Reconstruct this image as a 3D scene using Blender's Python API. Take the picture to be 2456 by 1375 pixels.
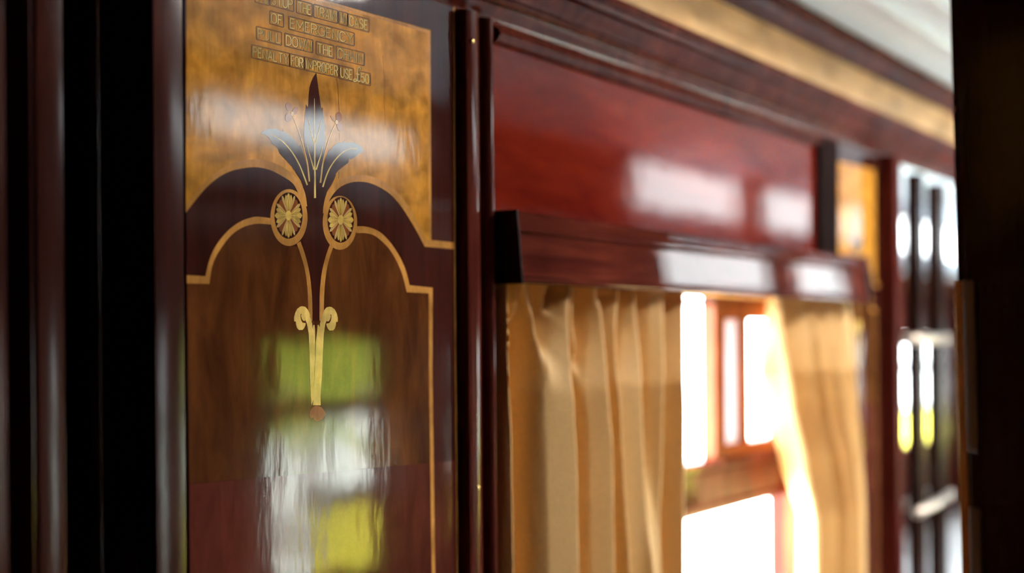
import bpy, bmesh, math, random
from mathutils import Vector, geometry
random.seed(7)
S = bpy.context.scene
C = S.collection
for o in list(bpy.data.objects): bpy.data.objects.remove(o)

# ------------------------------------------------------------------ camera, world, sun, exposure
FPX, CX, CY, SH = 3411.0, 1228.0, 687.5, 129.5      # 50 mm lens on a 36 mm frame of 2456 px
EYE = 1.65                                          # eye height over the carriage floor
ALPHA = math.atan(2121.0/FPX)
RHO = math.asin(-0.008)
Fv = Vector((math.cos(ALPHA), math.sin(ALPHA), 0)); Rv = Vector((math.sin(ALPHA), -math.cos(ALPHA), 0)); Uv = Vector((0,0,1))
R2 = Rv*math.cos(RHO) + Uv*math.sin(RHO); U2 = Uv*math.cos(RHO) - Rv*math.sin(RHO)
def P(x, y, Y=0.9):                                 # where the sight line of a photo point meets the wall plane at depth Y
    d = Fv*FPX + R2*(x-CX) + U2*(SH-(y-CY))
    t = Y/d.y
    return Vector((d.x*t, Y, EYE + d.z*t))
def PX(x, Y=0.9, y=687.5): return P(x, y, Y).x
def PZ(x, y, Y=0.9): return P(x, y, Y).z

cam = bpy.data.cameras.new('camera'); cam_o = bpy.data.objects.new('camera', cam); C.objects.link(cam_o)
from mathutils import Matrix
M3 = Matrix((R2, U2, -Fv)).transposed()
cam_o.matrix_world = Matrix.Translation((0,0,EYE)) @ M3.to_4x4()
cam.sensor_width = 36; cam.lens = FPX/2456*36; cam.shift_y = SH/2456
cam.clip_start = 0.02; cam.clip_end = 500
cam.dof.use_dof = True
cam.dof.focus_distance = (P(752,260)-Vector((0,0,EYE))).dot(Fv)
cam.dof.aperture_fstop = 2.0
S.camera = cam_o

WORLD = 16.0
w = bpy.data.worlds.new('sky'); S.world = w; w.use_nodes = True
bg = w.node_tree.nodes['Background']; bg.inputs[0].default_value = (0.93,0.965,1.0,1); bg.inputs[1].default_value = WORLD
sun = bpy.data.lights.new('sun', 'SUN'); sun.energy = 46; sun.angle = 0.02; sun.color = (1,0.95,0.86)
sun_o = bpy.data.objects.new('sun', sun); C.objects.link(sun_o)
sun_o.rotation_euler = Vector((-0.88,-0.30,-0.50)).to_track_quat('-Z','Y').to_euler()
S.view_settings.view_transform = 'Standard'; S.view_settings.look = 'None'
S.view_settings.exposure = 0.75; S.view_settings.gamma = 1.0; S.view_settings.use_curve_mapping = False

# ------------------------------------------------------------------ materials
def mat(name):
    m = bpy.data.materials.new(name); m.use_nodes = True
    nt = m.node_tree; b = nt.nodes['Principled BSDF']
    return m, nt, b
def node(nt, typ, **kw):
    n = nt.nodes.new(typ)
    for k, v in kw.items(): setattr(n, k, v)
    return n
def coords(nt, scale, rot=(0,0,0)):
    g = node(nt, 'ShaderNodeNewGeometry'); mp = node(nt, 'ShaderNodeMapping')
    mp.inputs['Scale'].default_value = scale; mp.inputs['Rotation'].default_value = rot
    nt.links.new(g.outputs['Position'], mp.inputs['Vector']); return mp.outputs[0]
def noise(nt, vec, scale=1, detail=4, rough=0.55, dist=0.0):
    n = node(nt, 'ShaderNodeTexNoise'); n.inputs['Scale'].default_value = scale
    n.inputs['Detail'].default_value = detail; n.inputs['Roughness'].default_value = rough; n.inputs['Distortion'].default_value = dist
    nt.links.new(vec, n.inputs['Vector']); return n.outputs['Fac']
def ramp(nt, fac, stops):
    r = node(nt, 'ShaderNodeValToRGB'); e = r.color_ramp.elements
    while len(e) < len(stops): e.new(0.5)
    for i, (p, c) in enumerate(stops): e[i].position = p; e[i].color = (*c, 1)
    nt.links.new(fac, r.inputs[0]); return r.outputs[0]
def mixc(nt, a, b, fac, mode='MULTIPLY'):
    n = node(nt, 'ShaderNodeMix', data_type='RGBA', blend_type=mode)
    nt.links.new(a, n.inputs[6]); nt.links.new(b, n.inputs[7])
    if isinstance(fac, float): n.inputs[0].default_value = fac
    else: nt.links.new(fac, n.inputs[0])
    return n.outputs[2]
def wood(name, dark, light, grain=(70,70,5), rot=(0,0,0), blotch=(6,6,3), rough=0.35, coat=0.28, coat_rough=0.05, bump=0.03, ior=1.5, wavy=0.03):
    m, nt, b = mat(name)
    g1 = noise(nt, coords(nt, grain, rot), 1, 5, 0.6, 0.6)
    g2 = noise(nt, coords(nt, blotch, rot), 1, 3, 0.5, 0.4)
    mid = tuple((a+c)/2 for a, c in zip(dark, light))
    c1 = ramp(nt, g1, [(0.3, dark), (0.55, mid), (0.75, light)])
    c2 = ramp(nt, g2, [(0.32, tuple(0.62 for _ in range(3))), (0.68, (1.25,1.25,1.25))])
    nt.links.new(mixc(nt, c1, c2, 1.0), b.inputs['Base Color'])
    b.inputs['Roughness'].default_value = rough; b.inputs['Specular IOR Level'].default_value = 0.0
    b.inputs['Coat Weight'].default_value = coat; b.inputs['Coat Roughness'].default_value = coat_rough; b.inputs['Coat IOR'].default_value = ior
    h1 = noise(nt, coords(nt, tuple(v*1.6 for v in grain), rot), 1, 3)
    h2 = noise(nt, coords(nt, (9,9,6)), 1, 2)
    bm1 = node(nt, 'ShaderNodeBump'); bm1.inputs['Strength'].default_value = bump; bm1.inputs['Distance'].default_value = 0.002
    nt.links.new(h1, bm1.inputs['Height'])
    bm2 = node(nt, 'ShaderNodeBump'); bm2.inputs['Strength'].default_value = wavy; bm2.inputs['Distance'].default_value = 0.02
    nt.links.new(h2, bm2.inputs['Height']); nt.links.new(bm1.outputs[0], bm2.inputs['Normal'])
    nt.links.new(bm2.outputs[0], b.inputs['Coat Normal'])
    return m
def plain(name, col, rough=0.5, metal=0.0, coat=0.0, var=0.12):
    m, nt, b = mat(name)
    n = noise(nt, coords(nt, (14,14,14)), 1, 3)
    c = ramp(nt, n, [(0.3, tuple(v*(1-var) for v in col)), (0.7, tuple(min(1,v*(1+var)) for v in col))])
    nt.links.new(c, b.inputs['Base Color']); b.inputs['Roughness'].default_value = rough
    b.inputs['Metallic'].default_value = metal; b.inputs['Coat Weight'].default_value = coat
    return m
M = {}
M['mahogany'] = wood('mahogany', (0.055,0.010,0.007), (0.13,0.026,0.016), wavy=0.02, coat_rough=0.10)
M['matt'] = wood('dull_mahogany', (0.060,0.009,0.007), (0.11,0.018,0.012), coat=0.08, coat_rough=0.3)
M['black_wood'] = wood('ebonised_wood', (0.008,0.004,0.004), (0.016,0.007,0.006), coat=0.03, coat_rough=0.4)  # near-black colour stands in for the dark gap this pilaster reflects
M['post'] = wood('post_mahogany', (0.040,0.011,0.009), (0.085,0.020,0.015), coat=0.22, coat_rough=0.14)
M['polish'] = wood('polished_mahogany', (0.055,0.010,0.007), (0.13,0.026,0.016), grain=(5,60,70), wavy=0.01, coat_rough=0.03)
M['red'] = wood('red_mahogany', (0.10,0.007,0.004), (0.21,0.020,0.007), coat=0.26, grain=(4,30,22), blotch=(2.5,6,6), wavy=0.015)
M['dark'] = wood('dark_mahogany', (0.014,0.005,0.003), (0.028,0.008,0.005), coat_rough=0.16, coat=0.35)
M['frame'] = wood('window_frame_wood', (0.16,0.04,0.015), (0.30,0.09,0.03))
M['veneer'] = wood('veneer_purple_brown', (0.036,0.009,0.007), (0.075,0.018,0.012), grain=(40,40,3), bump=0.03, coat_rough=0.05, coat=0.40)
M['crotch'] = wood('veneer_crotch_brown', (0.050,0.015,0.005), (0.15,0.048,0.013), grain=(34,34,9), rot=(0,0.6,0), blotch=(7,7,4), bump=0.04, coat_rough=0.06, wavy=0.03, coat=0.55)
M['lower'] = wood('veneer_red_brown', (0.065,0.014,0.009), (0.13,0.030,0.020), grain=(34,34,9), rot=(0,-0.5,0), bump=0.04, coat_rough=0.06, wavy=0.03, coat=0.55)
M['maple'] = wood('birds_eye_maple', (0.44,0.175,0.020), (0.70,0.32,0.046), grain=(95,95,22), blotch=(30,30,42), bump=0.03, coat_rough=0.07, wavy=0.02)
M['band'] = wood('satinwood_band', (0.46,0.20,0.045), (0.62,0.30,0.085), grain=(200,200,60), rot=(0,0.7,0), blotch=(20,20,20), bump=0.02, coat_rough=0.06)
M['frieze'] = wood('frieze_maple', (0.68,0.38,0.16), (0.84,0.52,0.24), coat=0.7, grain=(9,60,20), blotch=(4,10,10), coat_rough=0.06)  # maple, lightened towards peach for the ceiling's reflected haze
M['gold'] = wood('boxwood', (0.70,0.46,0.12), (0.86,0.62,0.22), grain=(160,160,30), blotch=(40,40,40), bump=0.01, coat_rough=0.06)
M['petal'] = wood('petal_yellow', (0.56,0.35,0.085), (0.72,0.48,0.14), grain=(180,180,60), blotch=(60,60,60), bump=0.01)
M['cream'] = wood('petal_cream', (0.66,0.40,0.14), (0.78,0.52,0.22), grain=(180,180,60), bump=0.01)
M['rust'] = wood('petal_rust', (0.26,0.075,0.025), (0.36,0.12,0.04), grain=(180,180,60), bump=0.01)
M['pink'] = wood('petal_pink', (0.30,0.11,0.05), (0.42,0.18,0.09), grain=(180,180,60), bump=0.01)
M['ink'] = wood('ebony_line', (0.025,0.014,0.008), (0.045,0.026,0.014), bump=0.01)
M['shade_line'] = wood('letter_outline', (0.085,0.05,0.028), (0.12,0.07,0.038), bump=0.01)
M['brass'] = plain('brass', (0.75,0.52,0.20), 0.18, 1.0)
M['iron'] = plain('dull_iron', (0.16,0.13,0.14), 0.45, 0.8)  # grey of the reflections along the door's bevel, set as a colour
M['steel'] = plain('tarnished_rail', (0.60,0.50,0.42), 0.3, 1.0)
M['ceiling'] = plain('ceiling_white', (0.80,0.89,1.0), 0.6, var=0.03)
M['floor'] = plain('carpet_red', (0.55,0.54,0.54), 0.9)  # unseen floor, made pale to bounce light up to the ceiling
M['lobby_floor'] = plain('carpet_dark', (0.05,0.03,0.025), 0.9)  # unseen floor, made dark so it returns no light to the folds
M['ground'] = plain('ground_concrete', (0.72,0.75,0.68), 0.9)
M['yellow'] = plain('yellow_paint', (0.70,0.60,0.02), 0.6)
M['green'] = plain('leaf_green', (0.58,0.68,0.10), 0.7, var=0.35)
M['bark'] = plain('bark', (0.10,0.07,0.05), 0.9)
M['black'] = plain('dark_coping', (0.03,0.03,0.03), 0.8)
def glass_mat():
    m = bpy.data.materials.new('window_glass'); m.use_nodes = True; nt = m.node_tree
    for n in list(nt.nodes): nt.nodes.remove(n)
    out = node(nt, 'ShaderNodeOutputMaterial'); mx = node(nt, 'ShaderNodeMixShader'); fr = node(nt, 'ShaderNodeFresnel'); fr.inputs[0].default_value = 1.45
    t = node(nt, 'ShaderNodeBsdfTransparent'); t.inputs[0].default_value = (0.96,0.98,0.97,1)
    g = node(nt, 'ShaderNodeBsdfGlossy'); g.inputs['Roughness'].default_value = 0.0
    ge = node(nt, 'ShaderNodeNewGeometry'); mm = node(nt, 'ShaderNodeMath', operation='SUBTRACT'); mm.use_clamp = True
    nt.links.new(fr.outputs[0], mm.inputs[0]); nt.links.new(ge.outputs['Backfacing'], mm.inputs[1])
    nt.links.new(mm.outputs[0], mx.inputs[0]); nt.links.new(t.outputs[0], mx.inputs[1]); nt.links.new(g.outputs[0], mx.inputs[2]); nt.links.new(mx.outputs[0], out.inputs[0])
    return m
M['glass'] = glass_mat()
def cloth_mat(name, col, trans):
    m = bpy.data.materials.new(name); m.use_nodes = True; nt = m.node_tree
    for n in list(nt.nodes): nt.nodes.remove(n)
    out = node(nt, 'ShaderNodeOutputMaterial'); mx = node(nt, 'ShaderNodeMixShader'); mx.inputs[0].default_value = trans
    n = noise(nt, coords(nt, (300,300,300)), 1, 2)
    c = ramp(nt, n, [(0.3, tuple(v*0.9 for v in col)), (0.7, tuple(min(1,v*1.08) for v in col))])
    d = node(nt, 'ShaderNodeBsdfPrincipled'); d.inputs['Roughness'].default_value = 0.6; d.inputs['Sheen Weight'].default_value = 0.15
    d.inputs['Specular IOR Level'].default_value = 0.3
    t = node(nt, 'ShaderNodeBsdfTranslucent')
    nt.links.new(c, d.inputs['Base Color']); nt.links.new(c, t.inputs[0])
    nt.links.new(d.outputs[0], mx.inputs[1]); nt.links.new(t.outputs[0], mx.inputs[2]); nt.links.new(mx.outputs[0], out.inputs[0])
    return m
M['curtain'] = cloth_mat('curtain_gold', (0.76,0.45,0.165), 0.006)
M['frost'] = cloth_mat('frosted_glass', (0.72,0.74,0.90), 0.16)
def mirror_mat():
    m, nt, b = mat('silvered_mirror')
    n = noise(nt, coords(nt, (5,5,5)), 1, 2)
    c = ramp(nt, n, [(0.3,(0.80,0.81,0.82)),(0.7,(0.88,0.88,0.88))]); nt.links.new(c, b.inputs['Base Color'])
    b.inputs['Metallic'].default_value = 1; b.inputs['Roughness'].default_value = 0.03
    return m
M['mirror'] = mirror_mat()

# ------------------------------------------------------------------ helpers
def tag(o, label=None, cat=None, group=None, kind=None):
    if label: o['label'] = label
    if cat: o['category'] = cat
    if group: o['group'] = group
    if kind: o['kind'] = kind
    return o
def empty(name, loc):
    o = bpy.data.objects.new(name, None); C.objects.link(o); o.location = loc; o.empty_display_size = 0.05
    return o
def wloc(o):
    v = Vector((0,0,0))
    while o: v += o.location; o = o.parent
    return v
def obj(name, bm, m, parent=None, smooth=False):
    if parent is not None: bmesh.ops.translate(bm, vec=-wloc(parent), verts=bm.verts)
    bmesh.ops.recalc_face_normals(bm, faces=bm.faces)
    me = bpy.data.meshes.new(name); bm.to_mesh(me); bm.free()
    me.materials.append(m)
    if smooth:
        for p in me.polygons: p.use_smooth = True
    o = bpy.data.objects.new(name, me); C.objects.link(o)
    if parent is not None: o.parent = parent
    return o
def struct(name, bm, m, parent=None, smooth=False):
    o = obj(name, bm, m, parent, smooth)
    if parent is None: o['kind'] = 'structure'
    return o
def box(bm, a, b, bev=0.0):
    r = bmesh.ops.create_cube(bm, size=1)
    for v in r['verts']:
        v.co = Vector([(a[i]+b[i])/2 + v.co[i]*(b[i]-a[i]) for i in range(3)])
    if bev > 0:
        es = list({e for v in r['verts'] for e in v.link_edges})
        bmesh.ops.bevel(bm, geom=es, offset=bev, segments=3, affect='EDGES', profile=0.5)
    return bm
def BX(a, b, bev=0.0): return box(bmesh.new(), a, b, bev)
def extrude(bm, prof, axis, a, b):
    """closed profile swept along an axis: 'z' takes (X,Y) points, 'x' takes (Y,Z) points"""
    mk = (lambda p, t: (p[0], p[1], t)) if axis == 'z' else (lambda p, t: (t, p[0], p[1]))
    va = [bm.verts.new(mk(p, a)) for p in prof]; vb = [bm.verts.new(mk(p, b)) for p in prof]
    n = len(prof)
    for i in range(n): bm.faces.new((va[i], va[(i+1)%n], vb[(i+1)%n], vb[i]))
    for vs in (va, vb):
        try: bm.faces.new(vs)
        except ValueError: pass
    return bm
def holed(bm, x0, x1, z0, z1, y0, y1, holes):
    xs = sorted({x0, x1, *[h[0] for h in holes], *[h[1] for h in holes]}); zs = sorted({z0, z1, *[h[2] for h in holes], *[h[3] for h in holes]})
    for i in range(len(xs)-1):
        runs = []
        for k in range(len(zs)-1):
            cx, cz = (xs[i]+xs[i+1])/2, (zs[k]+zs[k+1])/2
            if any(h[0] < cx < h[1] and h[2] < cz < h[3] for h in holes): continue
            if runs and abs(runs[-1][1]-zs[k]) < 1e-9: runs[-1][1] = zs[k+1]
            else: runs.append([zs[k], zs[k+1]])
        for r in runs: box(bm, (xs[i], y0, r[0]), (xs[i+1], y1, r[1]))
    return bm
def cr(pts, n=8, closed=False):
    """Catmull-Rom through the points"""
    out = []; N = len(pts)
    segs = N if closed else N-1
    g = (lambda i: pts[i % N]) if closed else (lambda i: pts[max(0, min(N-1, i))])
    for i in range(segs):
        p0, p1, p2, p3 = g(i-1), g(i), g(i+1), g(i+2)
        for k in range(n):
            t = k/n
            out.append(tuple(0.5*((2*b)+(-a+c)*t+(2*a-5*b+4*c-d)*t*t+(-a+3*b-3*c+d)*t**3) for a, b, c, d in zip(p0, p1, p2, p3)))
    if not closed: out.append(tuple(pts[-1]))
    return out

# ------------------------------------------------------------------ carriage shell
X0, X1, YO, YN = -0.9, 14.2, -1.7, 0.96
def z(r): return EYE + r
WT, WB = z(0.085), z(-0.95)                          # window top and bottom
MWX = (1.47, 2.615)             # main window opening
wn = holed(bmesh.new(), X0, X1, 0, z(0.62), YN, YN+0.08, [(MWX[0], MWX[1], WB, WT)])
struct('wall_north', wn, M['mahogany'])
LW = [(2.92,3.22), (3.98,4.66), (5.25,6.75), (7.15,9.32), (9.74,10.67), (11.7,13.1)]
ws = holed(bmesh.new(), X0, X1, 0, z(0.62), YO-0.08, YO, [(a, b, WB, z(0.03)) for a, b in LW])
struct('wall_south', ws, M['mahogany'])
struct('wall_west', BX((X0-0.08, YO-0.08, 0), (X0, YN+0.08, z(1.1))), M['dark'])
struct('wall_east', BX((X1, YO-0.08, 0), (X1+0.08, YN+0.08, z(1.1))), M['mahogany'])
fl_o = struct('floor', BX((2.1, YO, -0.06), (X1, YN, 0)), M['floor'])
struct('lobby_carpet', BX((X0, YO, -0.06), (2.1, YN, 0)), M['lobby_floor'], fl_o)  # added dark stretch of floor, keeps bounce off the curtain folds
# clerestory roof: side decks, upright glazed sides, upper deck
DZ = z(0.535)
def deck(a, b):
    bm = bmesh.new(); prof = []
    for i in range(9):
        t = i/8; prof.append((a+(b-a)*t, DZ + 0.055*math.sin(t*math.pi/2)))
    prof += [(b, DZ+0.12), (a, DZ+0.12)]
    return extrude(bm, prof, 'x', 1.46, X1)
CS, CN = -1.30, 0.50
deck_o = struct('ceiling', deck(0.9, CN), M['ceiling'], smooth=False)
bm = bmesh.new(); extrude(bm, [(YO, DZ), (CS, DZ-0.01), (CS, DZ+0.12), (YO, DZ+0.12)], 'x', 1.46, X1)
struct('ceiling_deck', bm, M['ceiling'], deck_o)
struct('lobby_ceiling', BX((X0, YO, DZ+.01), (1.44, .96, DZ+.13)), M['dark'], deck_o)  # unseen dark ceiling, added to keep the curtain's near sides dark
struct('lobby_bulkhead', BX((1.44, CS, DZ+.01), (1.46, CN, z(1.08))), M['dark'], deck_o)  # unseen board closing the roof end, cuts light towards the lobby
bm = bmesh.new(); extrude(bm, [(CS-0.02, z(0.90))] + [(CS + (CN-CS)*i/10, z(0.90)+0.10*math.sin(math.pi*i/10)) for i in range(11)] + [(CN+0.02, z(0.90)), (CN+0.02, z(1.08)), (CS-0.02, z(1.08))], 'x', X0, X1)
struct('ceiling_crown', bm, M['ceiling'], deck_o)
HW = [(3.18,4.30), (6.16,7.48), (7.83,8.70), (9.13,9.70), (10.5,14.0)]
HZ = lambda a: z(0.78) if 3 < a < 4 else z(0.885)
HN = [(3.0,4.6), (5.4,7.0), (7.8,9.4), (10.2,12.0)]
bm = holed(bmesh.new(), X0, X1, z(0.53), z(0.92), CS-0.04, CS, [(a, b, z(0.555), HZ(a)) for a, b in HW])
struct('clerestory_wall', bm, M['matt'], deck_o)
bm = holed(bmesh.new(), X0, X1, z(0.58), z(0.92), CN, CN+0.04, [(a, b, z(0.62), z(0.885)) for a, b in HN])
struct('clerestory_wall', bm, M['matt'], deck_o)
for y, dz in ((0.66, 0.036), (0.735, 0.026)):
    bm = bmesh.new(); extrude(bm, [(y-0.012, DZ+dz+0.01), (y-0.008, DZ+dz-0.007), (y+0.008, DZ+dz-0.008), (y+0.012, DZ+dz)], 'x', X0, X1)
    struct('ceiling_bead', bm, M['ceiling'], deck_o)
wi = 2
for (a, b) in HW:
    t = empty('window_%d' % wi, ((a+b)/2, CS-0.02, z(0.555))); t['kind'] = 'structure'; wi += 1
    obj('pane', BX((a, CS-0.024, z(0.555)), (b, CS-0.018, HZ(a))), M['glass'], t)
for (a, b) in HN:
    t = empty('window_%d' % wi, ((a+b)/2, CN+0.02, z(0.62))); t['kind'] = 'structure'; wi += 1
    obj('pane', BX((a, CN+0.018, z(0.62)), (b, CN+0.024, z(0.885))), M['glass'], t)
for (a, b) in LW:
    t = empty('window_%d' % wi, ((a+b)/2, YO-0.04, WB)); t['kind'] = 'structure'; wi += 1
    bm = holed(bmesh.new(), a, b, WB, z(0.03), YO-0.055, YO-0.02, [(a+0.03, b-0.03, WB+0.05, z(-0.29)), (a+0.03, b-0.03, z(-0.225), z(0.0))])
    obj('window_frame', bm, M['mahogany'], t)
    obj('pane', BX((a+0.03, YO-0.04, WB+0.05), (b-0.03, YO-0.035, z(0.0))), M['glass'], t)

# fill lamps added above the frame to light panel and curtains
def lamp_mat():
    m = bpy.data.materials.new('lamp_glass'); m.use_nodes = True; nt = m.node_tree
    b = nt.nodes['Principled BSDF']; b.inputs['Base Color'].default_value = (.9,.88,.82,1); b.inputs['Emission Color'].default_value = (1,.94,.86,1)
    b.inputs['Emission Strength'].default_value = LAMP
    return m
LAMP = 105.0
M['lamp'] = lamp_mat()
for i, lx in enumerate((2.48, 2.76)):
    L = tag(empty('ceiling_lamp', (lx, -.4, z(.995))), 'opal glass ceiling lamp on the crown, %s' % ('nearer the lobby' if i == 0 else 'further down the saloon'), 'ceiling lamp', 'ceiling lamps')
    bm = bmesh.new(); bmesh.ops.create_uvsphere(bm, u_segments=24, v_segments=12, radius=.10)
    for v in bm.verts: v.co.z *= .6
    bmesh.ops.translate(bm, vec=(lx,-.4,z(.915)), verts=bm.verts)
    obj('shade', bm, M['lamp'], L, True)
    bm = bmesh.new(); bmesh.ops.create_cone(bm, segments=24, radius1=.15, radius2=.06, depth=.05, cap_ends=True)
    bmesh.ops.translate(bm, vec=(lx,-.4,z(.97)), verts=bm.verts)
    obj('rose', bm, M['brass'], L, True)  # wide cap added to keep the fill light off the crown

# ------------------------------------------------------------------ cornice along the window wall
def cyma(p, q, n=6, flip=False):
    out = []
    for i in range(n+1):
        t = i/n; s = t*t*(3-2*t)
        out.append((p[0]+(q[0]-p[0])*(s if not flip else t), p[1]+(q[1]-p[1])*(t if not flip else s)))
    return out
CA, CB = PX(447)-0.35, X1
low = [(0.96,z(.372)), (.902,z(.372))] + cyma((.900,z(.376)), (.890,z(.392))) + [(.886,z(.393)), (.884,z(.397))] + cyma((.882,z(.399)), (.862,z(.420)), flip=True) + [(.858,z(.421)), (.854,z(.426)), (.848,z(.430)), (.848,z(.439)), (.856,z(.444)), (.96,z(.444))]
struct('trim_cornice', extrude(bmesh.new(), low, 'x', CA, CB), M['mahogany'])
struct('trim_frieze', BX((CA,.856,z(.444)), (CB,.96,z(.506))), M['frieze'])
up = [(.96,z(.506)), (.850,z(.506)), (.846,z(.509)), (.846,z(.513))] + cyma((.843,z(.514)), (.826,z(.527)), flip=True) + [(.822,z(.528)), (.820,z(.534)), (.820,z(.545)), (.96,z(.545))]
struct('trim_crown', extrude(bmesh.new(), up, 'x', CA, CB), M['mahogany'])
# the same cornice on the far side, only seen in the mirror and the varnish
struct('trim_south_cornice', BX((X0,YO,z(.40)), (X1,YO+.06,z(.535))), M['frame'])

# ------------------------------------------------------------------ upright mouldings on the window wall
ZT = z(0.374)
def moulding(name, xa, xb, y_face, bulge=0.0, back=YN, bev=0.004, mtl='mahogany', top=ZT, za=0.0):
    prof = [(xa, back), (xa, y_face+bev)]
    n = 10
    for i in range(n+1):
        t = i/n; x = xa+bev*0.7 + (xb-xa-1.4*bev)*t
        prof.append((x, y_face - bulge*(1-(2*t-1)**2)))
    prof += [(xb, y_face+bev), (xb, back)]
    return extrude(bmesh.new(), prof, 'z', za, top)
def upright(name, p0, p1, yf, bulge, **kw):
    return struct(name, moulding(name, PX(p0, yf), PX(p1, yf), yf, bulge, **kw), M[kw.get('mtl', 'mahogany')])
TOPL = z(.60)
upright('trim_1', -160, 22, .885, .001, top=TOPL, mtl='post')
upright('trim_2', 60, 82, .893, .003, bev=.002, top=TOPL, mtl='post')
upright('trim_3', 84, 160, .90, .0005, top=TOPL, mtl='post')
upright('trim_4', 216, 238, .90, .006, bev=.002, top=TOPL, mtl='dark')
upright('trim_5', 366, 447, .888, .0006, bev=.004, mtl='post')
t6 = empty('trim_6', (PX(1137,.888), .888, 0)); t6['kind'] = 'structure'
obj('moulding', moulding('m', PX(1120,.888), PX(1156,.888), .888, .003), M['mahogany'], t6)
def screw(x, y, Y, par):
    p = P(x, y, Y); bm = bmesh.new()
    bmesh.ops.create_uvsphere(bm, u_segments=16, v_segments=8, radius=0.0026)
    for v in bm.verts: v.co.y *= 0.5
    bmesh.ops.translate(bm, vec=p, verts=bm.verts)
    obj('screw', bm, M['brass'], par, True)
screw(1134, 98, .8845, t6); screw(1147, 1170, .8845, t6)
upright('trim_7', 1163, 1186, .893, .006, bev=.002)
# pilaster between window and second marquetry panel, and the one beyond it
upright('trim_8', 1968, 2012, .900, .002, mtl='black_wood', za=z(.088))
struct('trim_9', moulding('m', PX(2108,.9), PX(2164,.8637), .8637, .001, bev=.003), M['matt'])

# ------------------------------------------------------------------ panel above the window, pelmet
ua, ub = PX(1186,.91), PX(1972,.91)
UP = tag(empty('overdoor_panel', ((ua+ub)/2, .935, z(.09))), 'wide glossy red mahogany panel above the curtained window', 'wall panel')
UP.name = 'wall_panel'
obj('board', BX((ua, .910, z(.088)), (ub, .96, z(.372))), M['red'], UP)
bm = bmesh.new()
extrude(bm, [(.91, z(.372)), (.902, z(.372)), (.898, z(.364)), (.904, z(.357)), (.91, z(.352))], 'x', ua, ub)
obj('bead', bm, M['mahogany'], UP)
pa, pb = PX(1172), PX(2014)
pt = PZ(1241,504,.859); pbz = PZ(1253,678,.854)
pel = tag(empty('pelmet', ((pa+pb)/2, .90, pbz)), 'moulded mahogany pelmet box over the gold curtains', 'pelmet')
yt, yb = .8630, .8550
def pz(t): return pbz+(pt-pbz)*t
yl = lambda t: yb+(yt-yb)*t
prof = [(yb+.014, pbz), (yb+.003, pbz), (yl(.03), pz(.03)), (yl(.08), pz(.08)), (yl(.10)+.003, pz(.10)), (yl(.13)+.004, pz(.13)), (yl(.68)+.004, pz(.68)), (yl(.70)+.002, pz(.70)), (yl(.73)-.001, pz(.73)), (yl(.76)-.001, pz(.76)), (yl(.79)+.001, pz(.79)), (yl(.97), pz(.97)), (yt+.003, pt), (.905, pt), (.905, pt-.010), (yt+.013, pt-.010)]
def skew(bm):      # the pelmet leans a touch into the room towards its far end
    for v in bm.verts:
        if v.co.y < .895: v.co.y -= .012*(v.co.x-pa)
    return bm
obj('fascia', skew(extrude(bmesh.new(), prof, 'x', pa+.003, pb-.003)), M['polish'], pel)
for xa in (pa, pb-.004):
    prof = [(.905, pbz-.001), (yb-.001, pbz-.001), (yt-.002, pt+.001), (.905, pt+.001)]
    obj('end_cap', skew(extrude(bmesh.new(), prof, 'x', xa, xa+.004)), M['dark'], pel)

# ------------------------------------------------------------------ window behind the curtains
WY = .975
xl, xm0, xm1, xr = PX(1600,WY), PX(1698,WY), PX(1722,WY), PX(1890,WY)
wz0, wz1 = PZ(1655,1235,WY), PZ(1655,1110,WY)
win = empty('window_1', ((MWX[0]+MWX[1])/2, WY, WB)); win['kind'] = 'structure'
bm = bmesh.new()
box(bm, (MWX[0], WY-.015, PZ(1675,731,WY)), (MWX[1], WY+.02, PZ(1675,722,WY)))
box(bm, (MWX[0], WY-.015, WB), (MWX[0]+.04, WY+.02, WT)); box(bm, (MWX[1]-.03, WY-.015, WB), (MWX[1], WY+.02, WT)); box(bm, (MWX[0], WY-.015, WB), (MWX[1], WY+.02, WB+.05))
obj('window_frame', bm, M['frame'], win)
bm = bmesh.new()
rz0, rz1 = wz0, wz1
extrude(bm, [(WY-.022, rz0), (WY-.026, rz0+.012), (WY-.020, rz0+.018), (WY-.020, rz1-.020), (WY-.028, rz1-.014), (WY-.028, rz1-.004), (WY-.020, rz1), (WY+.02, rz1), (WY+.02, rz0)], 'x', MWX[0], MWX[1])
obj('meeting_rail', bm, M['mahogany'], win)
sash = empty('ventilator_sash', (xm0, WY, rz1)); sash.parent = win; sash.location = Vector((xm0, WY, rz1)) - win.location
tz0, tz1 = PZ(1770,766,WY), WT
xp0, xp1 = PX(1765,WY), PX(1778,WY)
bm = bmesh.new()
box(bm, (xm0, WY-.012, tz0), (xr, WY+.012, tz1)); box(bm, (xm0, WY-.012, rz1+.02), (xm1, WY+.012, tz0)); box(bm, (xr-.05, WY-.012, rz1+.02), (xr, WY+.012, tz0)); box(bm, (xm0, WY-.012, rz1), (xr, WY+.012, rz1+.02))
obj('sash_frame', bm, M['frame'], sash)
obj('mullion', BX((xp0, WY-.012, rz1+.02), (xp1, WY+.012, tz0)), M['frame'], sash)
obj('pane', BX((xm1, WY-.002, rz1+.02), (xp0, WY+.002, tz0)), M['frost'], sash)
obj('pane', BX((xp1, WY-.002, rz1+.02), (xr-.05, WY+.002, tz0)), M['glass'], sash)
obj('pane', BX((MWX[0]+.04, WY+.004, WB+.05), (MWX[1]-.03, WY+.008, rz0)), M['glass'], win)

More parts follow.
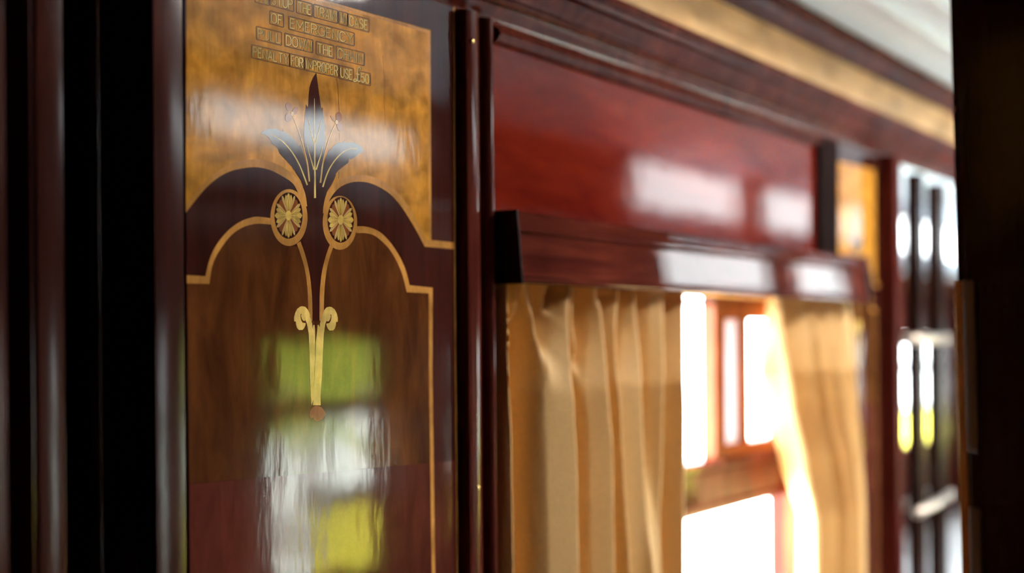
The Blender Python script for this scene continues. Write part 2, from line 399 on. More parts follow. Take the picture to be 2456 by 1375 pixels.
# ------------------------------------------------------------------ curtains
def interp(pts, y):
    if y <= pts[0][1]: return pts[0][0]
    for a, b in zip(pts, pts[1:]):
        if y <= b[1]:
            t = (y-a[1])/(b[1]-a[1]); t = t*t*(3-2*t)*0.5 + t*0.5
            return a[0]+(b[0]-a[0])*t
    return pts[-1][0]
def curtain(name, label, left, right, ridges, y_base=.955, ytop=672, ybot=2650, nx=300, nz=120):
    """left, right: edges; ridges: (line, (rise width above, below), (fall width above, below), height[, y where it fades out])"""
    bm = bmesh.new(); rows = []
    for k in range(nz+1):
        y = ytop + (ybot-ytop)*(k/nz)**1.25
        yy = min(y, 1420)
        f = max(0.0, min(1.0, (yy-690)/260)); f = f*f*(3-2*f)
        fwd = .030*max(0.0, min(1.0, (y-705)/220))
        a, b = interp(left, yy), interp(right, yy)
        zc = PZ(1450, y, .885)
        row = []
        for i in range(nx+1):
            px = a + (b-a)*i/nx
            q = max(0.0, min(1.0, (px-1245)/90)); crest = .875 - fwd*q*q*(3-2*q)
            h = 0.0
            for r in ridges:
                c = interp(r[0], yy); wd = r[1] if px < c else r[2]
                sw = wd[0]+(wd[1]-wd[0])*f
                amp = r[3]
                if len(r) > 4: amp *= max(0.0, min(1.0, (r[4]-yy)/240.0))
                d = abs(px-c)/sw
                g = r[5] if len(r) > 5 else .35
                v = amp*(1-.18*d/g) if d < g else amp*.82*max(0.0, 1-min(1.0, (d-g)/(1-g))**1.15)
                h = (h**5 + v**5)**.2
            X = min(max(PX(px, crest), 1.409), pb-.012)
            e = max(0.0, min(1.0, (MWX[1]-.01-X)/.05))
            yb_ = .897 + (y_base-.897)*e
            row.append(bm.verts.new((X+(i-nx/2)*1e-6, yb_ + (crest-yb_)*min(h,1.05)*(0 if (i == 0 and left[0][0] < 1300) else 1), zc)))
        rows.append(row)
    for k in range(nz):
        for i in range(nx):
            bm.faces.new((rows[k][i], rows[k][i+1], rows[k+1][i+1], rows[k+1][i]))
    for it in range(2): bmesh.ops.smooth_vert(bm, verts=bm.verts, factor=.5, use_axis_x=False, use_axis_y=True, use_axis_z=False)
    o = obj(name, bm, M['curtain'], None, True)
    md = o.modifiers.new('thickness', 'SOLIDIFY'); md.thickness = .0012
    return tag(o, label, 'curtain', 'gold curtains of the window')
curtain('curtain', 'gold pleated curtain gathered beside the marquetry panel, wider of the two', [(1196,690),(1200,1000),(1204,1375)], [(1652,690),(1653,1000),(1649,1375)], [
    ([(1211,690),(1220,800),(1230,900),(1235,1000),(1239,1400)], (22,26), (10,10), .95),
    ([(1268,690),(1258,770),(1246,840),(1236,930)], (14,14), (7,7), .9, 990),
    ([(1284,690),(1304,770),(1322,840),(1340,900),(1352,960)], (12,30), (22,40), .85, 1080),
    ([(1341,690),(1350,730),(1361,790),(1366,850)], (14,14), (7,7), .85, 930),
    ([(1377,690),(1366,780),(1368,840),(1378,950),(1384,1100),(1387,1400)], (12,112), (9,9), 1.0, 9999, .36),
    ([(1403,690),(1397,755),(1410,830),(1428,920),(1440,1000)], (11,22), (16,16), .85, 1080),
    ([(1433,690),(1445,740),(1455,850),(1462,950),(1470,1050),(1472,1400)], (16,74), (12,12), 1.0, 9999, .36),
    ([(1496,690),(1490,800),(1503,1000),(1520,1400)], (22,26), (20,24), .92),
    ([(1527,690),(1545,900),(1560,1400)], (16,76), (34,40), .96),
    ([(1592,690),(1596,900),(1590,1100),(1575,1400)], (40,40), (12,12), 1.0),
    ([(1648,690),(1650,1000),(1646,1400)], (30,40), (12,12), .97, 9999, .25)])
curtain('curtain', 'gold curtain swept aside at the far end of the window, narrower of the two', [(1862,690),(1870,760),(1900,1000),(1930,1200),(1956,1400)], [(2046,690),(2058,900),(2078,1400)], [
    ([(1870,690),(1878,760),(1908,1000),(1938,1200),(1964,1400)], (500,500), (62,54), .97),
    ([(1955,690),(1968,800),(1990,1000),(2018,1200),(2034,1400)], (34,36), (8,8), 1.0, 9999, .12),
    ([(2000,690),(2012,800),(2030,1000),(2052,1200),(2062,1400)], (30,30), (8,8), .98, 9999, .2),
    ([(2038,690),(2048,800),(2060,1000),(2076,1400)], (26,24), (14,14), .95)])
rod = bmesh.new()
bmesh.ops.create_cone(rod, segments=16, radius1=.006, radius2=.006, depth=1.22, cap_ends=True)
bmesh.ops.rotate(rod, matrix=Matrix.Rotation(math.pi/2, 3, 'Y'), verts=rod.verts)
bmesh.ops.translate(rod, vec=((pa+pb)/2, .927, z(.072)), verts=rod.verts)
tag(obj('curtain_rod', rod, M['brass'], None, True), 'thin brass curtain rod tucked behind the pelmet', 'curtain rod')

# ------------------------------------------------------------------ marquetry panels
class Inlay:
    """flat inlays on the panel face, drawn in the photo's grid, laid on the wall plane (fx moves and squeezes them along the wall)"""
    def __init__(self, root, fx=None): self.root, self.fx = root, fx
    def w(self, p, d):
        v = P(p[0], p[1], .9)
        x = self.fx(v.x) if self.fx else v.x
        return (x, .9-d*.4, v.z)
    def poly(self, name, pts, m, d, parent=None):
        bm = bmesh.new(); f = [bm.verts.new(self.w(p, d)) for p in pts]; n = len(f)
        bk = [bm.verts.new(self.w(p, 0)) for p in pts]
        for t in geometry.tessellate_polygon([[Vector((p[0], p[1], 0)) for p in pts]]):
            try: bm.faces.new([f[i] for i in t])
            except ValueError: pass
        for i in range(n):
            try: bm.faces.new((f[i], f[(i+1)%n], bk[(i+1)%n], bk[i]))
            except ValueError: pass
        return obj(name, bm, M[m], parent or self.root)
    def ribbon_to(self, bm, pts, wd, d, closed=False):
        n = len(pts)
        L, R = [], []
        for i, p in enumerate(pts):
            a = pts[i-1] if (i > 0 or closed) else p
            b = pts[(i+1) % n] if (i < n-1 or closed) else p
            def unit(u, v):
                dx, dy = v[0]-u[0], v[1]-u[1]; l = math.hypot(dx, dy)
                return (dx/l, dy/l) if l > 1e-9 else None
            d1, d2 = unit(a, p), unit(p, b); d1 = d1 or d2; d2 = d2 or d1
            nx, ny = -(d1[1]+d2[1]), d1[0]+d2[0]; l = math.hypot(nx, ny)
            if l < 1e-6: nx, ny, l = -d1[1], d1[0], 1
            nx, ny = nx/l, ny/l
            c = max(0.45, nx*-d1[1]+ny*d1[0])
            ww = (wd[i] if isinstance(wd, list) else wd)/2/c
            L.append((p[0]+nx*ww, p[1]+ny*ww)); R.append((p[0]-nx*ww, p[1]-ny*ww))
        fl = [bm.verts.new(self.w(p, d)) for p in L]; fr = [bm.verts.new(self.w(p, d)) for p in R]
        bl = [bm.verts.new(self.w(p, 0)) for p in L]; br = [bm.verts.new(self.w(p, 0)) for p in R]
        for i in range(n if closed else n-1):
            j = (i+1) % n
            bm.faces.new((fl[i], fl[j], fr[j], fr[i])); bm.faces.new((fl[i], bl[i], bl[j], fl[j])); bm.faces.new((fr[i], fr[j], br[j], br[i]))
    def ribbon(self, name, pts, wd, m, d, parent=None, closed=False):
        bm = bmesh.new(); self.ribbon_to(bm, pts, wd, d, closed)
        return obj(name, bm, M[m], parent or self.root)
def q4(p): return (430+p[0]/3.2735, 330+p[1]/3.2735)
def q2(p): return (600+p[0]/4.297, 170+p[1]/4.297)
def q9(p): return (690+p[0]/9.823, 720+p[1]/9.823)
def q7(p): return (690+p[0]/7.238, 830+p[1]/7.238)
def lst(f, s): return [f(p) for p in s]

# stroke letters on a unit cell (x 0-1, y 0 at the baseline to 1 at the cap line)
def arc(cx, cy, rx, ry, a0, a1, n=14): return [(cx+rx*math.cos(math.radians(a0+(a1-a0)*i/n)), cy+ry*math.sin(math.radians(a0+(a1-a0)*i/n))) for i in range(n+1)]
OO = arc(.5,.72,.5,.28,0,180,10)+arc(.5,.28,.5,.28,180,360,10)+[(1,.72)]
GL = {
 'A': [[(0,0),(.5,1),(1,0)],[(.17,.32),(.83,.32)]], 'C': [[(1,.74)]+arc(.5,.72,.5,.28,10,180,9)+arc(.5,.28,.5,.28,180,350,9)],
 'D': [[(0,0),(0,1),(.35,1)]+arc(.4,.65,.6,.35,80,0,6)+arc(.4,.35,.6,.35,0,-80,6)+[(.35,0),(0,0)]],
 'E': [[(1,1),(0,1),(0,0),(1,0)],[(0,.52),(.85,.52)]], 'F': [[(1,1),(0,1),(0,0)],[(0,.52),(.85,.52)]],
 'G': [[(1,.76)]+arc(.5,.72,.5,.28,15,180,9)+arc(.5,.28,.5,.28,180,345,9)+[(1,.45),(.55,.45)]],
 'H': [[(0,0),(0,1)],[(1,0),(1,1)],[(0,.52),(1,.52)]], 'I': [[(.5,0),(.5,1)]], 'L': [[(0,1),(0,0),(1,0)]],
 'M': [[(0,0),(0,1),(.5,.25),(1,1),(1,0)]], 'N': [[(0,0),(0,1),(1,0),(1,1)]], 'O': [OO],
 'P': [[(0,0),(0,1),(.5,1)]+arc(.55,.755,.45,.245,80,-80,8)+[(.5,.51),(0,.51)]],
 'R': [[(0,0),(0,1),(.5,1)]+arc(.55,.755,.45,.245,80,-80,8)+[(.5,.51),(0,.51)],[(.5,.51),(1,0)]],
 'S': [[(.95,.8)]+arc(.5,.755,.47,.245,15,180,8)+arc(.5,.75,.47,.25,200,255,3)+[(.62,.47)]+arc(.5,.25,.48,.25,50,0,4)+arc(.5,.25,.48,.25,-10,-180,8)+[(.02,.2)]],
 'T': [[(0,1),(1,1)],[(.5,1),(.5,0)]], 'U': [[(0,1),(0,.3)]+arc(.5,.28,.5,.28,180,360,10)+[(1,1)]],
 'W': [[(0,1),(.27,0),(.5,.85),(.73,0),(1,1)]], 'Y': [[(0,1),(.5,.48),(1,1)],[(.5,.48),(.5,0)]],
 '5': [[(.95,1),(.1,1),(.06,.55)]+arc(.5,.33,.46,.33,130,-160,12)], '0': [OO], '.': [[(.4,.02),(.6,.02)]],
}
WID = {'I': .28, 'M': 1.2, 'W': 1.25, '.': .3, 'E': .8, 'F': .8, 'L': .85, 'P': .9, 'S': .92}
# words: text, left x, right x, baseline y at the left, cap height  (in the enlarged grid of the inscription), slope per line
def qt(p): return (580+p[0]/6.547, p[1]/6.547)
LINES = [(.2695, 147, [('TO',232,402,12),('STOP',470,790,66),('THE',882,1080,181),('TRAIN',1152,1482,250),('IN',1548,1636,358),('CASE',1690,1970,400)]),
         (.259, 148, [('OF',462,628,355),('EMERGENCY',758,1738,438)]),
         (.2485, 147, [('PULL',252,598,597),('DOWN',695,1090,704),('THE',1190,1420,832),('CHAIN',1507,1898,906),('.',1935,1948,1008)]),
         (.232, 148, [('PENALTY',176,720,886),('FOR',775,955,1026),('IMPROPER',1008,1500,1078),('USE',1550,1728,1212),('50',1872,1990,1290)])]
def letters(I):
    for slope, cap, words in LINES:
        for text, xa, xb, y0 in words:
            grp = None
            capw = cap*(0.92 if text == '50' else 1.0)
            tot = sum(WID.get(c, 1) for c in text); gap = 0.36
            unit = (xb-xa)/(tot+gap*(len(text)-1)) if len(text) > 1 else (xb-xa)
            big, small = bmesh.new(), bmesh.new(); x = xa
            strokes = []
            for ch in text:
                wd = WID.get(ch, 1)*unit if len(text) > 1 else unit
                for st in GL[ch]:
                    pts = []
                    for (u, v) in st:
                        xx = x+u*wd; yy = y0+(xx-xa)*slope-v*capw
                        pts.append((xx, yy))
                    strokes.append(pts)
                x += wd+gap*unit
            hold = I.poly_frame(xa, xb, y0, slope, capw) if text != '.' else None
            for pts in strokes:
                I.ribbon_to(small, [qt(p) for p in pts], 2.5, .0009)
                I.ribbon_to(big, [qt((p[0]+7, p[1]+3)) for p in pts], 3.4, .0007)
            par = obj('lettering', small, M['gold'], I.root)
            par['label'] = 'gold lettering reading ' + text if text != '.' else 'gold full stop'
            obj('letter_shadow', big, M['ink'], par)
            if hold: 
                bm = bmesh.new(); I.ribbon_to(bm, hold, 2.0, .0005, True); obj('letter_outline', bm, M['shade_line'], par)
    # the script pound sign
    pts = cr([(1862,1090),(1850,1060),(1826,1064),(1812,1110),(1812,1170),(1815,1225),(1800,1268),(1768,1280),(1752,1262),(1772,1242),(1805,1258),(1838,1282),(1860,1268)], 6)
    bm = bmesh.new(); I.ribbon_to(bm, [qt(p) for p in pts], 3.0, .0009); I.ribbon_to(bm, [qt(p) for p in [(1790,1158),(1842,1172)]], 2.4, .0009)
    bm2 = bmesh.new(); I.ribbon_to(bm2, [qt((p[0]+9,p[1]+4)) for p in pts], 4.2, .0007)
    par = obj('lettering', bm, M['gold'], I.root); par['label'] = 'gold script pound sign'
    obj('letter_shadow', bm2, M['ink'], par)
def poly_frame(self, xa, xb, y0, slope, cap):
    m, r = 26, 14
    pts = []
    for (cx, cy, a0) in ((xb+m-r, -m+r, 0), (xb+m-r, cap+m-r+8, 90), (xa-m+r, cap+m-r+8, 180), (xa-m+r, -m+r, 270)):
        pass
    c = [(xb+m-r, -(cap+m-r+6), -90, 0), (xb+m-r, m-r, 0, 90), (xa-m+r, m-r, 90, 180), (xa-m+r, -(cap+m-r+6), 180, 270)]
    for cx, cy, a0, a1 in c:
        for k in range(5):
            a = math.radians(a0+(a1-a0)*k/4); x = cx+r*math.cos(a); yv = cy+r*math.sin(a)
            pts.append(qt((x, y0+(x-xa)*slope+yv)))
    return pts
Inlay.poly_frame = poly_frame

def medallion(I, c, ro, co, ri, ci):
    """ring and daisy; returns the ring part"""
    n = 56
    bm = bmesh.new()
    A = [(co[0]+ro[0]*math.cos(t*2*math.pi/n), co[1]+ro[1]*math.sin(t*2*math.pi/n)) for t in range(n)]
    B = [(ci[0]+ri[0]*math.cos(t*2*math.pi/n), ci[1]+ri[1]*math.sin(t*2*math.pi/n)) for t in range(n)]
    fa = [bm.verts.new(I.w(p, .0006)) for p in A]; fb = [bm.verts.new(I.w(p, .0006)) for p in B]; ba = [bm.verts.new(I.w(p, 0)) for p in A]
    for i in range(n):
        j = (i+1) % n
        bm.faces.new((fa[i], fa[j], fb[j], fb[i])); bm.faces.new((fa[i], ba[i], ba[j], fa[j]))
    ring = obj('medallion_ring', bm, M['band'], I.root)
    I.poly('medallion_ground', [(ci[0]+(ri[0]+.5)*math.cos(t*2*math.pi/n), ci[1]+(ri[1]+.5)*math.sin(t*2*math.pi/n)) for t in range(n)], 'veneer', .0004, ring)
    def petal(ang, ln, hw, m, d, r0=.12, tip=.72, nm='petal'):
        a = math.radians(ang); pr = []
        N = 9
        for s in (1, -1):
            rng = range(N+1) if s == 1 else range(N-1, 0, -1)
            for k in rng:
                t = k/N
                prof = (math.sin(math.pi*min(1, t/ (2*tip)))) if t < tip else math.cos((t-tip)/(1-tip)*math.pi/2)**.8
                rr = r0+(ln-r0)*t; off = s*hw*max(prof, .05 if t < 1 else 0)
                pr.append((ci[0]+ri[0]*(rr*math.cos(a)-off*math.sin(a)), ci[1]-ri[1]*(rr*math.sin(a)+off*math.cos(a))))
        I.poly(nm, pr, m, d, ring)
        if m == 'petal':     # ink line round the petal
            bmk = bmesh.new(); I.ribbon_to(bmk, pr, .55, d+.00006, True); obj('petal_outline', bmk, M['ink'], ring)
    for b in (45, 135, 225, 315):
        s = 1 if b in (45, 225) else -1
        petal(b+s*2, .90, .27, 'rust', .00055)
        petal(b+s*17, .98, .075, 'cream', .0006, tip=.8); petal(b-s*14, .99, .075, 'cream', .0006, tip=.8)
    for b, hw, sp in ((90,.11,12), (270,.11,12), (0,.12,18), (180,.12,18)):
        petal(b-sp, .93, hw, 'petal', .00065); petal(b+sp, .93, hw, 'petal', .00065)
        petal(b, .99, hw*1.25, 'petal', .0007)
    I.poly('flower_eye', [(ci[0]+ri[0]*.215*math.cos(t*.25133), ci[1]+ri[1]*.215*math.sin(t*.25133)) for t in range(25)], 'petal', .00085, ring)

def marquetry(root, fx=None, full=True):
    I = Inlay(root, fx)
    L_ = 447.5; Rr = 1092
    # grounds
    I.poly('veneer_ground', [(L_,-160),(Rr-1,-160),(Rr+3,1400),(Rr+18,2900),(L_+22,2900),(L_+8,1400)], 'veneer', .0001)
    l_out = cr(lst(q4, [(50,530),(100,470),(180,370),(300,265),(430,200),(580,172),(680,180),(780,215),(860,265),(940,340),(985,430),(1003,540)]), 6)
    l_in = cr(lst(q4, [(50,590),(85,545),(190,415),(290,325),(400,265),(530,237),(620,235),(720,258),(820,310),(890,360),(930,430),(960,500),(972,548)]), 6)
    r_out = cr(lst(q4, [(1127,600),(1131,540),(1150,455),(1190,385),(1240,340),(1310,308),(1400,295),(1480,300),(1560,325),(1640,370),(1720,440),(1790,530),(1850,630),(1900,720),(1937,803)]), 6)
    r_in = cr(lst(q4, [(1160,560),(1180,490),(1220,430),(1270,385),(1340,355),(1420,347),(1500,360),(1580,395),(1660,450),(1740,540),(1800,630),(1860,730),(1905,815),(1925,855)]), 6)
    lo_l_out = cr(lst(q4, [(722,634),(620,622),(560,630),(480,660),(400,715),(330,790),(270,880),(230,980),(205,1090)]), 6)
    lo_l_in = cr(lst(q4, [(722,685),(620,677),(540,690),(470,720),(400,775),(340,850),(290,930),(255,1020),(235,1150)]), 6)
    lo_r_out = cr(lst(q4, [(1385,698),(1450,698),(1520,715),(1590,755),(1660,830),(1720,920),(1765,1010),(1790,1090),(1805,1160)]), 6)
    lo_r_in = cr(lst(q4, [(1390,750),(1470,752),(1530,770),(1590,815),(1650,880),(1700,960),(1740,1050),(1765,1130),(1785,1215)]), 6)
    # brown field inside the lower arches, redder veneer under the joint
    fld = [(L_+1,681)] + [q4((235,1150))] + lo_l_in[::-1] + [q4((860,850)), q4((1270,880))] + lo_r_in + [q4((1958,1222)), (1035.5,1111), (L_+7,1161)]
    I.poly('lower_field', fld, 'crotch', .0003)
    I.poly('base_veneer', [(L_+7,1162), (Rr+1,1105), (Rr+18,2900), (L_+22,2900)], 'lower', .0003)
    I.poly('stem_ground', lst(q4, [(1003,620),(960,780),(985,930),(1020,1060),(1036,1180),(1044,1440),(1100,1440),(1104,1180),(1120,1050),(1150,930),(1185,820),(1130,640)]), 'veneer', .00035)
    # pale maple field above the arches
    top = [(L_,-94), (1032,73)]
    mp = [top[0], top[1], (1034.5,577), q4((1937,803))] + [p for p in r_out[::-1] if p[0] > 782] + [q4((1062,470))] + [p for p in l_out[::-1] if p[0] < 727]
    I.poly('maple_field', mp, 'maple', .0003)
    I.ribbon('maple_border', [(L_,-91), (1029.5,77)], 6, 'band', .0004)
    I.ribbon('maple_border', [(1029,78), (1031,574)], 6, 'band', .00045)
    # arch bands
    I.poly('arch_band', l_out + l_in[::-1], 'band', .0005)
    I.poly('arch_band', r_out + [q4((1985,806)), q4((2165,825)), q4((2165,877)), q4((1925,857))] + r_in[::-1], 'band', .0005)
    I.poly('arch_band', lo_l_out + [(L_,q4((0,1081))[1]), (L_,q4((0,1146))[1])] + lo_l_in[::-1], 'band', .0005)
    I.poly('arch_band', lo_r_out + [q4((1988,1180)), (1037,900), (1044,1400), (1059,2900), (1050,2900), (1035.5,1400), (1028.5,900), q4((1958,1224))] + lo_r_in[::-1], 'band', .0005)
    I.ribbon('stringing', [(Rr-3.5,-160), (Rr-1,700), (Rr+5,1400), (Rr+18,2900)], 3.2, 'band', .0005)
    # stems
    I.poly('stem', cr(lst(q4, [(922,835),(955,930),(985,1040),(1005,1180),(1010,1300),(1013,1440)]), 5) + cr(lst(q4, [(1044,1440),(1043,1300),(1035,1180),(1020,1060),(990,930),(950,815)]), 5), 'band', .0005)
    I.poly('stem', cr(lst(q4, [(1185,830),(1150,930),(1120,1050),(1105,1180),(1100,1300),(1100,1440)]), 5) + cr(lst(q4, [(1133,1440),(1135,1300),(1140,1180),(1155,1050),(1180,940),(1215,845)]), 5), 'band', .0005)
    sc = [(150,500),(148,400),(175,300),(220,210),(290,155),(340,145),(410,160),(465,220),(505,300),(535,390),(500,362),(450,350),(412,380),(400,430),(408,490),(365,490),(330,440),(314,380),(322,320),(300,335),(298,410),(315,480),(345,530),(420,545),(410,600),(385,660),(345,705),(260,705),(220,660),(195,580),(190,508)]
    I.poly('scroll', lst(q9, sc), 'gold', .0006)
    I.poly('scroll', lst(q9, [(1325-p[0], p[1]+12) for p in sc]), 'gold', .0006)
    sl = [(405,380),(450,352),(500,362),(545,450),(572,560),(585,690),(600,590),(625,585),(640,700),(640,1100),(637,1400),(625,1700),(612,2050),(600,2330),(560,2480),(540,2250),(522,1800),(510,1300),(500,1000),(490,800),(470,680),(450,560),(410,460)]
    I.poly('stem', lst(q9, sl), 'gold', .0007)
    sr = [(918,395),(870,350),(815,365),(780,450),(755,560),(752,640),(720,580),(700,590),(692,700),(660,1000),(645,1400),(632,1700),(620,2050),(605,2330),(600,2480),(780,2480),(775,2250),(800,1800),(820,1300),(835,1000),(845,800),(862,680),(880,560),(920,460)]
    I.poly('stem', lst(q9, [(p[0]-8 if p[1] > 2000 else p[0], p[1]) for p in sr]), 'gold', .00075)
    I.poly('finial', cr(lst(q7, [(375,1200),(390,1120),(440,1060),(500,1040),(570,1060),(620,1110),(650,1180),(620,1240),(575,1285),(510,1310),(455,1290),(440,1250),(400,1255)]), 4, True), 'pink', .0008)
    # leaves
    cl = [(680,18),(655,55),(628,110),(610,170),(601,260),(597,350),(591,378),(573,343),(570,385),(563,440),(558,520),(553,560),(556,600),(549,645),(556,740),(566,820),(580,900),(600,1000),(620,1100),(560,1180),(620,1375),(735,1375),(715,1180),(730,1000),(752,900),(766,820),(773,740),(774,680),(766,640),(766,560),(756,470),(748,425),(746,378),(738,382),(732,400),(722,330),(708,230),(694,120),(686,60)]
    I.poly('leaf', lst(q2, cl), 'veneer', .0006)
    ll = [(105,648),(140,612),(200,596),(270,600),(336,628),(330,592),(352,630),(400,656),(460,722),(508,785),(515,764),(530,800),(556,880),(590,1000),(640,1130),(640,1375),(590,1375),(566,1250),(520,1130),(478,1068),(440,998),(448,1032),(430,990),(360,915),(300,850),(282,800),(272,790),(225,752),(205,710),(180,678),(140,655)]
    I.poly('leaf', lst(q2, ll), 'veneer', .00065)
    rl = [(1172,826),(1150,790),(1112,760),(1060,738),(1000,736),(972,742),(978,710),(955,735),(900,742),(852,780),(816,832),(812,812),(796,850),(772,910),(742,1000),(690,1130),(690,1375),(748,1375),(765,1310),(792,1240),(832,1180),(865,1120),(886,1062),(868,1078),(905,1030),(960,985),(1010,948),(1018,905),(1035,915),(1080,890),(1130,850)]
    I.poly('leaf', lst(q2, rl), 'veneer', .0007)
    def vein(pts, w0, w1):
        c = cr(lst(q2, pts), 6); n = len(c)
        I.ribbon('leaf_vein', c, [(w0+(w1-w0)*i/(n-1))/4.297 for i in range(n)], 'gold', .0009)
    vein([(660,285),(661,600),(664,1000),(666,1312)], 4, 21)
    vein([(595,488),(615,590),(640,690),(657,745)], 3, 15); vein([(730,508),(712,590),(692,680),(676,745)], 3, 15)
    vein([(586,770),(605,850),(632,940),(655,1020)], 3, 15); vein([(741,782),(728,860),(702,940),(678,1020)], 3, 15)
    vein([(200,655),(280,690),(350,745),(430,840),(500,960),(550,1080),(586,1178)], 6, 15)
    vein([(1098,803),(1020,806),(950,842),(880,912),(820,1000),(780,1090),(746,1198)], 6, 15)
    def fstem(pts):
        c = cr(lst(q2, pts), 6); n = len(c)
        I.ribbon('flower_stem', c, [(7+(10 if i > n*.7 else 4)*i/n)/4.297 for i in range(n)], 'cream', .0008)
    fstem([(440,480),(490,600),(540,760),(562,840),(590,970),(608,1142)]); fstem([(872,555),(830,650),(792,760),(760,880),(740,1000),(722,1155)])
    def ell(c, rx, ry, a):
        return [q2((c[0]+rx*math.cos(t)*math.cos(a)-ry*math.sin(t)*math.sin(a), c[1]+rx*math.cos(t)*math.sin(a)+ry*math.sin(t)*math.cos(a))) for t in [k*math.pi/12 for k in range(24)]]
    def blossom(c, ps):
        e = I.poly('blossom', ell(c, 16, 22, 0), 'cream', .0011)
        for (p, rx, ry, a, m) in ps: I.poly('petal', ell(p, rx, ry, a), m, .0009, e)
    blossom((430,442), [((396,372),30,46,-.3,'pink'), ((462,412),28,42,.5,'pink'), ((392,480),34,46,.2,'pink')])
    blossom((888,530), [((912,478),33,52,-.1,'rust'), ((922,578),30,48,-.3,'pink'), ((850,492),13,36,-.6,'band')])
    for a in ([(890,78),(898,140),(905,200),(910,300),(916,430)], [(918,640),(917,720)], [(913,1035),(911,1112)]):
        I.ribbon('veneer_crack', lst(q2, a), .9, 'ink', .00045)
    I.ribbon('veneer_crack', [(918,134),(922,200),(921,250),(924,300)], .7, 'shade_line', .00045)
    # daisies in their rings
    medallion(I, 0, (145/3.2735, 223/3.2735), q4((860,629)), (111/3.2735, 182/3.2735), q4((856,613)))
    medallion(I, 0, (135/3.2735, 212/3.2735), q4((1260,670)), (104/3.2735, 180/3.2735), q4((1266,647)))
    if full: letters(I)
x0p, x1p = PX(447.5), PX(1093)
mq = tag(empty('marquetry_panel', ((x0p+x1p)/2, .93, 0)), 'inlaid marquetry wall panel with maple top, leaf spray and emergency notice', 'marquetry panel', 'marquetry panels')
obj('board', BX((x0p, .9, 0), (x1p, .936, z(.42))), M['veneer'], mq)
marquetry(mq)
q0, q1 = PX(2013), PX(2110)
mq2 = tag(empty('marquetry_panel', ((q0+q1)/2, .93, 0)), 'blurred narrow marquetry panel beyond the far end of the pelmet', 'marquetry panel', 'marquetry panels')
obj('board', BX((q0, .9, 0), (q1, .936, z(.374))), M['veneer'], mq2)
marquetry(mq2, lambda x: q0+(x-x0p)*(q1-q0)/(x1p-x0p), False)

# ------------------------------------------------------------------ mirror-glazed bay beyond the pilaster
g0, g1 = PX(2164,.8637), PX(2340,.90)
d2 = empty('door_2', ((g0+g1)/2, .94, 0)); d2['kind'] = 'structure'
obj('mirror_pane', BX((g0, .903, z(-1.2)), (g1, .96, z(.372))), M['mirror'], d2)
for a, b in ((2206,2219), (2254,2270)):
    obj('glazing_bar', BX((PX(a,.888), .888, z(-1.2)), (PX(b,.888), .904, PZ(a,415 if a < 2230 else 440,.888)), .002), M['dark'], d2)
obj('door_rail', BX((g0, .915, 0), (g1, .96, z(-1.2))), M['mahogany'], d2)
def bar(pa_, pb_, r=.008):
    a, b = P(*pa_, .875), P(*pb_, .875); d = b-a
    bm = bmesh.new(); bmesh.ops.create_cone(bm, segments=16, radius1=r, radius2=r, depth=d.length, cap_ends=True)
    bmesh.ops.rotate(bm, matrix=d.to_track_quat('Z','Y').to_matrix(), verts=bm.verts); bmesh.ops.translate(bm, vec=(a+b)/2, verts=bm.verts)
    obj('push_bar', bm, M['steel'], d2, True)
bar((2185,815), (2275,814), .012); bar((2200,1232), (2285,1185), .010)

# ------------------------------------------------------------------ dark partition and open door at the right of the lobby
struct('wall_partition', BX((.72, YO, 0), (.76, -.14, z(.60))), M['dark'])
tipX, tipY = 1.178, .308
hx, hy = .745, -.13
dv = Vector((tipX-hx, tipY-hy, 0)); ln = dv.length; ang = math.atan2(dv.y, dv.x)
d1 = empty('door_1', (0, 0, 0)); d1['kind'] = 'structure'
tilt = Matrix.Translation((tipX, tipY, EYE)) @ Matrix.Rotation(-0.019, 4, Fv) @ Matrix.Translation((-tipX, -tipY, -EYE))
d1.matrix_world = tilt @ Matrix.Translation((hx, hy, 0)) @ Matrix.Rotation(ang, 4, 'Z')
def leafobj(name, a, b, m, bev=0.0):
    bm = BX(a, b, bev); me = bpy.data.meshes.new(name); bm.to_mesh(me); bm.free(); me.materials.append(M[m])
    o = bpy.data.objects.new(name, me); C.objects.link(o); o.parent = d1; return o
leafobj('door_leaf', (0, -.04, .02), (ln-.018, 0, z(.54)), 'dark', .003)
leafobj('closing_stile', (ln-.0182, -.034, .02), (ln, -.004, z(.54)), 'dark', .004)
leafobj('edge_plate', (ln-.012, -.030, z(-.60)), (ln+.0012, -.0028, z(.045)), 'brass', .001)  # golden strip stands in for light on the door's edge
leafobj('lock_plate', (ln-.036, -.001, z(-.092)), (ln-.020, .0015, z(.045)), 'iron', .0006)  # grey strips stand in for reflections on the door's bevel
leafobj('lock_plate', (ln-.036, -.001, z(-.42)), (ln-.020, .0015, z(-.137)), 'iron', .0006)

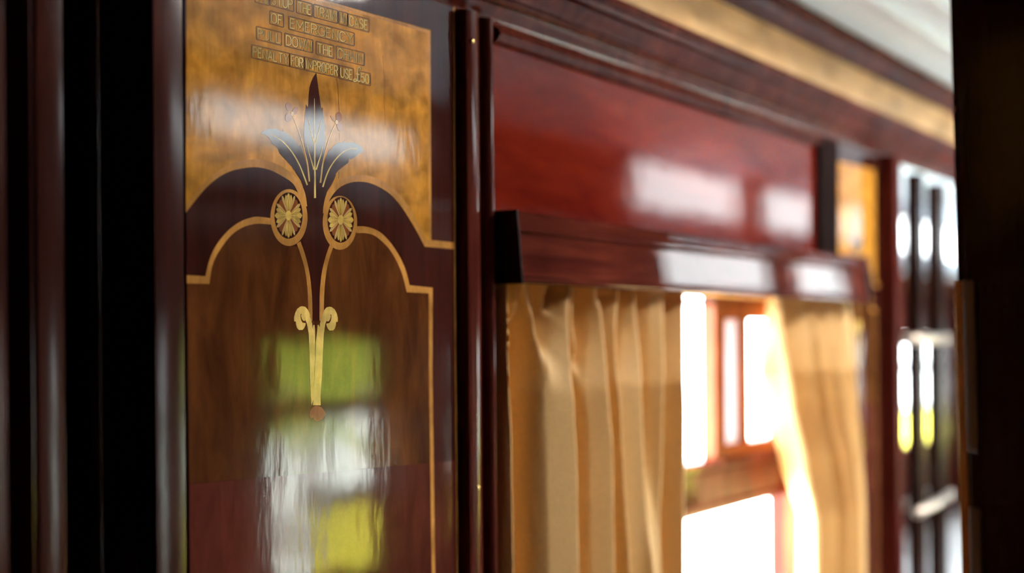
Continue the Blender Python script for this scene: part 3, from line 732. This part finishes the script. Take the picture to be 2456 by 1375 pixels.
# ------------------------------------------------------------------ outside
GZ = -1.15
struct('ground', BX((-40,-60,GZ-.1), (60,60,GZ)), M['ground'])
hb = tag(empty('yellow_hoarding', (20,-6.0,GZ)), 'long yellow painted hoarding with dark coping outside the windows', 'hoarding')
bm = bmesh.new()
for i in range(14): box(bm, (9.4+i*1.6, -6.04, GZ), (9.4+i*1.6+1.58, -6.0, z(-1.42)))
obj('boards', bm, M['yellow'], hb)
obj('coping', BX((9.35,-6.06,z(-1.42)), (31.9,-5.97,z(-1.28))), M['black'], hb)
tr = tag(empty('bright_tree', (10.05,-6.6,GZ)), 'small bright green tree standing behind the hoarding', 'tree')
bm = bmesh.new()
for i in range(3000):
    c = Vector((9.9+random.gauss(0,.36), -6.6+random.gauss(0,.3), z(.06)+random.gauss(0,.36)))
    u = Vector((random.uniform(-1,1), random.uniform(-1,1), random.uniform(-1,1))).normalized(); v = u.orthogonal().normalized()
    s = random.uniform(.06,.13)
    vs = [bm.verts.new(c+u*s), bm.verts.new(c+v*s*.5), bm.verts.new(c-u*s), bm.verts.new(c-v*s*.5)]
    bm.faces.new(vs)
fo = obj('foliage', bm, M['green'], tr)
bm = bmesh.new(); bmesh.ops.create_cone(bm, segments=12, radius1=.09, radius2=.05, depth=z(.3)-GZ, cap_ends=True)
bmesh.ops.translate(bm, vec=(10.05,-6.6,(z(.3)+GZ)/2), verts=bm.verts)
obj('tree_trunk', bm, M['bark'], tr)

sh = tag(empty('dark_shrub', (8.1,-6.3,GZ)), 'low dark shrub growing at the end of the yellow hoarding', 'shrub')  # unseen clump added to darken what the varnish reflects here
bm = bmesh.new()
for i in range(1500):
    c = Vector((8.1+random.uniform(-1.0,1.0), -6.3+random.gauss(0,.2), GZ+random.random()*(z(-1.35)-GZ)))
    u = Vector((random.uniform(-1,1), random.uniform(-1,1), random.uniform(-1,1))).normalized(); v = u.orthogonal().normalized()
    q = random.uniform(.06,.12)
    bm.faces.new([bm.verts.new(c+u*q), bm.verts.new(c+v*q*.6), bm.verts.new(c-u*q), bm.verts.new(c-v*q*.6)])
obj('foliage', bm, M['bark'], sh)
